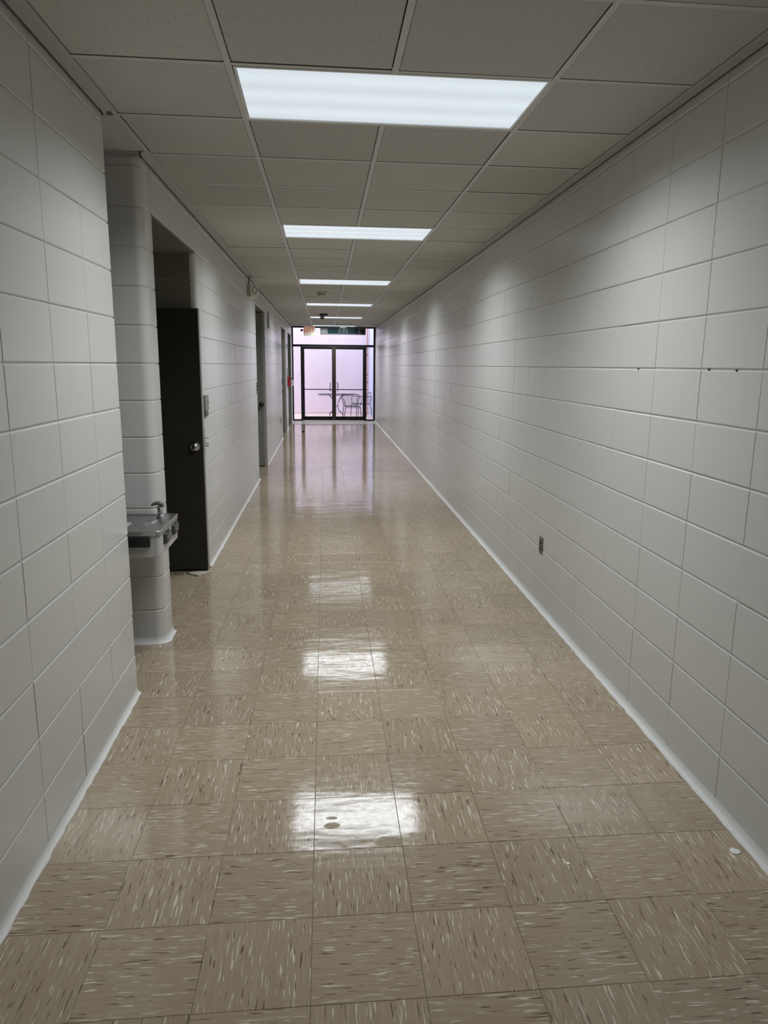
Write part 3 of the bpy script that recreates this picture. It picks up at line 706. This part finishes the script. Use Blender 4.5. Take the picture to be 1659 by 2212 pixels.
# ================================================================== DRINKING FOUNTAIN
FX0, FX1, FY0, FY1, FZ = -1.357, -.842, 3.600, 4.055, .802
t = thing('drinking_fountain', 'stainless wall-hung drinking fountain in the left alcove', 'drinking fountain', (0, 0, 0))
def rrect(x0, x1, y0, y1, r, n=5): return arc(x1 - r, y0 + r, r, -90, 0, n) + arc(x1 - r, y1 - r, r, 0, 90, n) + [(x0, y1), (x0, y0)]
b = MB(); b.prism(rrect(FX0, FX1 - .004, FY0 + .004, FY1 - .004, .022), FZ - .138, FZ - .022, .004); cab = part('cabinet', b, M_BODY, t, smooth=True)
b = MB(); b.prism(rrect(FX0, -1.21, FY0 + .03, FY1 - .03, .03), FZ - .36, FZ - .137, .006); part('lower_cabinet', b, M_BODY, t, smooth=True)
# basin top: rim, falling sides, sunk bowl
def ring(x0, x1, y0, y1, r, z): return [(p[0], p[1], z) for p in arc(x1 - r, y0 + r, r, -90, 0, 4) + arc(x1 - r, y1 - r, r, 0, 90, 4) + arc(x0 + r, y1 - r, r, 90, 180, 4) + arc(x0 + r, y0 + r, r, 180, 270, 4)]
rings = [ring(FX0, FX1, FY0, FY1, .02, FZ - .024), ring(FX0, FX1, FY0, FY1, .02, FZ - .003), ring(FX0 + .003, FX1 - .003, FY0 + .003, FY1 - .003, .018, FZ),
         ring(FX0 + .02, FX1 - .032, FY0 + .026, FY1 - .03, .05, FZ - .001), ring(FX0 + .03, FX1 - .040, FY0 + .034, FY1 - .038, .05, FZ - .007), ring(FX0 + .10, FX0 + .16, (FY0 + FY1) / 2 - .03, (FY0 + FY1) / 2 + .03, .025, FZ - .034)]
b = MB(); N = len(rings[0]); b.add([v for R in rings for v in R], [(i * N + k, i * N + (k + 1) % N, (i + 1) * N + (k + 1) % N, (i + 1) * N + k) for i in range(len(rings) - 1) for k in range(N)] + [tuple(range((len(rings) - 1) * N, len(rings) * N))])
part('basin_top', b, M_STEEL, t, smooth=False)
b = MB(); b.lathe([(.022, -.0335), (.022, -.0315), (.006, -.0325)], 16, (FX0 + .13, (FY0 + FY1) / 2, FZ)); part('drain', b, M_DGREY, t)
# bubbler
bx, by = -.925, 3.985
b = MB(); b.lathe([(.021, -.012), (.021, .003), (.015, .007), (.0135, .016), (.0135, .040), (.0155, .044), (.0155, .052), (.011, .056)], 18, (bx, by, FZ)); bub = part('bubbler', b, M_CHROME, t, smooth=True)
b = MB(); b.tube([(bx + .016, by, FZ + .050), (bx + .010, by, FZ + .064), (bx - .006, by - .002, FZ + .071), (bx - .026, by - .004, FZ + .070), (bx - .044, by - .006, FZ + .060)], [.012, .013, .012, .010, .006], 12); part('mouth_guard', b, M_DGREY, bub, smooth=True)
b = MB(); zf = lambda x: FZ - .010 - .80 * (x + .925)  # tilted chrome facet added to mirror the ceiling lights as a basin glint
ra = [(-.952, 3.745), (-.925, 3.93), (-.900, 3.905)]
b.add([(x, y, zf(x)) for x, y in ra] + [(x, y, FZ - .045) for x, y in ra], [(0, 1, 2), (0, 3, 4, 1), (1, 4, 5, 2), (2, 5, 3, 0)]); part('glint_facet', b, M_CHROME, t)
b = MB(); b.box(FX0 + .05, FX1 - .052, FY0 - .006, FY0 + .006, FZ - .082, FZ - .028, c=.003); part('push_bar', b, M_BLACK, t)
for yy in (3.745, 3.945):
    b = MB(); b.prism([(FX1 - .006, yy - .066), (FX1 + .001, yy - .066), (FX1 + .012, yy - .045), (FX1 + .012, yy + .050), (FX1 + .001, yy + .066), (FX1 - .006, yy + .066)], FZ - .088, FZ - .032, .005); pb = part('push_button', b, M_BLACK, t, smooth=True)
    text_obj('lettering', 'PUSH', .036, M_MGREY, pb, (FX1 + .0125, yy + .002, FZ - .060), (math.pi / 2, 0, math.pi / 2), .0005)
for (x, y, dx, dy) in ((-1.07, FY0, 0, -1), (-.935, FY0, 0, -1)):
    b = MB(); b.lathe([(.006, 0), (.006, -.003), (.003, -.005)], 10, (x, y, FZ - .013), 'y'); part('screw', b, M_CHROME, t, smooth=True)

# ================================================================== SMALL THINGS ON THE FLOOR
def chip(name, label, cat, x, y, s, m, th=.0015, n=7, grp=None, z=.0006):
    pts = [(math.cos(2 * math.pi * k / n) * s * random.uniform(.6, 1.1), math.sin(2 * math.pi * k / n) * s * random.uniform(.6, 1.1)) for k in range(n)]
    b = MB(); b.prism(pts, 0, th); o = part(name, b, m); o.location = (x, y, z); tag(o, label, cat, grp); return o
chip('paint_chip', 'largest white paint chip, on the floor near the right wall', 'paint chip', 1.385, 2.09, .021, M_CHIP)
chip('paint_chip', 'tiny white paint chip on the floor left of centre, beyond the bright reflection', 'paint chip', -.361, 2.985, .007, M_CHIP)
chip('paint_chip', 'tiny white paint chip in the middle of the nearby floor right of centre', 'paint chip', .79, 2.07, .007, M_CHIP)
chip('paint_chip', 'tiny white paint chip on the floor at the foot of the pier', 'paint chip', -.985, 4.075, .009, M_CHIP)
b = MB(); b.box(-.028, .028, -.02, .02, 0, .04, c=.003); b.box(-.018, .018, -.024, -.019, .008, .03)
o = part('rubber_stop', b, M_BLACK); o.location = (-.55, 17.72, .0006); tag(o, 'small dark rubber block on the floor near the glass entrance', 'door stop')
b = MB(); b.prism([(-1.105, 5.585), (-1.075, 5.545), (-1.010, 5.500), (-.925, 5.592), (-.930, 5.612), (-1.03, 5.618)], 0, .012, .002)
o = part('broken_board', b, M_WOOD); o.location = (0, 0, .0006); tag(o, 'broken piece of beige board on the floor under the brown door', 'board')
chip('crumb', 'small pale crumb beside the broken board', 'crumb', -1.125, 5.575, .010, M_CHIP, .006)

# ================================================================== GLASS ENTRANCE
def bar(parent, x0, x1, z0, z1, y0=D - .05, y1=D + .05, m=M_BRONZE, name='frame_member', c=.002):
    b = MB(); b.box(x0, x1, y0, y1, z0, z1, c=c); return part(name, b, m, parent)
def pane(parent, x0, x1, z0, z1, y=D):
    b = MB(); b.box(x0, x1, y - .003, y + .003, z0, z1); return part('pane', b, M_GLASS, parent)
wn = thing('window_1', 'dark bronze framed transom and side windows around the glass entrance doors', 'window', kind='structure')
bar(wn, XL - .002, -.926, 0, CZ); bar(wn, 1.405, XR + .002, 0, CZ)
bar(wn, -.926, 1.405, 2.665, CZ - .001); bar(wn, -.926, 1.405, 2.135, 2.198)
bar(wn, -.715, -.664, .0, 2.135); bar(wn, 1.153, 1.200, .0, 2.135)
bar(wn, -.926, -.715, .001, .04); bar(wn, 1.200, 1.405, .001, .04)
pane(wn, -.926, 1.405, 2.198, 2.665); pane(wn, -.926, -.715, .04, 2.135); pane(wn, 1.200, 1.405, .04, 2.135)
for k, (xa, xb, s_) in enumerate(((-.662, .247, 1), (.253, 1.151, -1))):
    d = thing('door_%d' % (5 + k), ('left' if s_ > 0 else 'right') + ' glass entrance door in dark bronze frame with push bar', 'door', kind='structure')
    y0, y1 = D - .022, D + .022
    bar(d, xa, xa + .052, .01, 2.132, y0, y1, name='stile'); bar(d, xb - .055, xb, .01, 2.132, y0, y1, name='stile')
    bar(d, xa + .052, xb - .055, 2.068, 2.132, y0, y1, name='rail'); bar(d, xa + .052, xb - .055, .01, .125, y0, y1, name='rail')
    pane(d, xa + .052, xb - .055, .125, 2.068)
    b = MB(); b.tube([(xa + .03, D - .02, .93), (xa + .045, D - .065, .925), (xa + .08, D - .07, .915), (xb - .08, D - .07, .915), (xb - .045, D - .065, .92), (xb - .03, D - .02, .925)], .013, 8); part('push_bar', b, M_BRONZE, d, smooth=True)
    hx = xb - .11 if s_ > 0 else xa + .105; sx = xb - .02 if s_ > 0 else xa + .02
    b = MB(); b.tube([(sx, D + .02, 1.105), (sx, D + .06, 1.105), (hx, D + .06, 1.105), (hx, D + .06, .862), (sx, D + .06, .862), (sx, D + .02, .862)], .011, 8); part('pull_handle', b, M_BRONZE, d)
    if s_ < 0:
        b = MB(); b.box(.207, .293, D - .030, D - .0225, .012, 2.12, c=.002); part('astragal', b, M_ASTRA, d)

# ================================================================== COURTYARD
pt = thing('patio', 'pink concrete patio slabs outside the entrance', 'patio', kind='structure')
b = MB(); b.box(-9, 5, D + .05, 26, -.25, -.06); part('subgrade', b, M_GROUT, pt)
for i in range(-6, 4):
    for j in range(3):
        b = MB(); xa = -.62 + i * 1.22; ya = D + .051 + j * 1.1; b.box(xa + .006, xa + 1.214, ya + (.0 if j == 0 else .006), ya + 1.094, -.06, -.004, c=.004); part('slab', b, M_PATIO, pt)
b = MB(); b.box(-9, 5, 24.75, 24.95, -.2, 3.6); o = part('wall_courtyard', b, M_PINK); tag(o, 'pale pink stucco courtyard wall seen through the glass doors', 'wall', kind='structure')
b = MB(); b.box(-9, 5, 24.66, 24.75, -.06, .05); part('wall_base', b, M_PATIO, o)
b = MB(); b.box(1.475, 1.70, D + .18, 24.75, -.2, 3.6); o = part('wall_courtyard_right', b, M_BLUEW); tag(o, 'courtyard side wall with blue skylight painted into its colour', 'wall', kind='structure')
b = MB(); b.box(-9.2, -9.0, D, 25, -.2, 3.6); o = part('wall_courtyard_left', b, M_PINK); tag(o, 'far left courtyard wall', 'wall', kind='structure')
t = thing('downpipe', 'thin rusty pink pipe with brackets in the courtyard corner', 'pipe', (1.405, 24.60, -.003))
b = MB(); b.tube([(0, 0, .0), (0, 0, 3.5)], .018, 8); part('pipe', b, M_ORANGE, t, smooth=True)
for z in (.55, .8, 1.05, 1.3, 1.95, 2.15):
    b = MB(); b.box(-.026, .026, -.024, .024, z, z + .03); part('bracket', b, M_TABLE, t)
# table
t = thing('patio_table', 'round slate grey metal mesh table outside behind the glass doors', 'table', (.330, 23.05, -.004))
b = MB(); b.tube([(math.cos(2 * math.pi * k / 40) * .57, math.sin(2 * math.pi * k / 40) * .57, .712) for k in range(40)], .013, 8, closed=True); part('rim', b, M_TABLE, t, smooth=True)
b = MB(); b.lathe([(.57, .708), (.57, .714)], 40); part('tabletop', b, M_MESH, t)
for k in range(4):
    a = math.radians(45 + 90 * k); c_, s_ = math.cos(a), math.sin(a)
    prof = [(.34, .705), (.26, .66), (.17, .58), (.10, .48), (.07, .38), (.075, .30), (.13, .20), (.23, .15), (.29, .09), (.305, .0)]
    b = MB(); b.tube([(c_ * r, s_ * r, z) for r, z in prof], .011, 8); part('leg', b, M_TABLE, t, smooth=True)
b = MB(); b.tube([(math.cos(2 * math.pi * k / 20) * .075, math.sin(2 * math.pi * k / 20) * .075, .36) for k in range(20)], .008, 6, closed=True); part('leg_ring', b, M_TABLE, t)
def patio_chair():
    t = thing('patio_chair', '', 'chair')
    sw = .215; b = MB(); b.tube([(-sw, -.22, .41), (sw, -.22, .41), (sw, .22, .40), (-sw, .22, .40)], .011, 8, closed=True)
    b.tube([(-sw, -.22, .372), (sw, -.22, .372)], .009, 8); part('seat_frame', b, M_TABLE, t, smooth=False)
    b = MB(); b.box(-sw, sw, -.22, .22, .405, .409); part('seat', b, M_MESH, t)
    # flaring rounded back
    pts = [(-sw, .22, .40), (-sw - .035, .26, .55), (-sw - .065, .31, .69), (-sw - .045, .325, .735), (-.10, .335, .752), (.10, .335, .752), (sw + .045, .325, .735), (sw + .065, .31, .69), (sw + .035, .26, .55), (sw, .22, .40)]
    b = MB(); b.tube(pts, .011, 8); part('back_frame', b, M_TABLE, t, smooth=True)
    b = MB(); b.add(pts, [(0, 1, 8, 9), (1, 2, 7, 8), (2, 3, 6, 7), (3, 4, 5, 6)]); part('backrest', b, M_MESH, t)
    for s_ in (-1, 1):
        b = MB(); b.tube([(s_ * (sw + .05), .29, .64), (s_ * (sw + .075), .10, .64), (s_ * (sw + .07), -.16, .635), (s_ * (sw + .05), -.22, .60), (s_ * (sw + .01), -.215, .41)], .010, 8); part('arm', b, M_TABLE, t, smooth=True)
        b = MB(); b.tube([(s_ * sw, -.22, .41), (s_ * (sw + .012), -.23, .38), (s_ * (sw + .03), -.24, .2), (s_ * (sw + .035), -.25, .0)], .011, 8); part('leg', b, M_TABLE, t, smooth=True)
        b = MB(); b.tube([(s_ * sw, .22, .40), (s_ * (sw + .012), .235, .36), (s_ * (sw + .02), .27, .15), (s_ * (sw + .02), .30, .0)], .011, 8); part('leg', b, M_TABLE, t, smooth=True)
    return t
ch = patio_chair(); ch.location = (.790, 22.05, -.004); ch.rotation_euler = (0, 0, math.radians(6))
tag(ch, 'metal mesh patio chair facing the doors, in front of the other chair', 'chair', 'patio chairs outside the entrance')
c2 = copy_tree(ch); c2.location = (1.13, 23.45, -.004); c2.rotation_euler = (0, 0, math.radians(-72))
tag(c2, 'metal mesh patio chair turned sideways, partly hidden by the right door frame', 'chair', 'patio chairs outside the entrance')
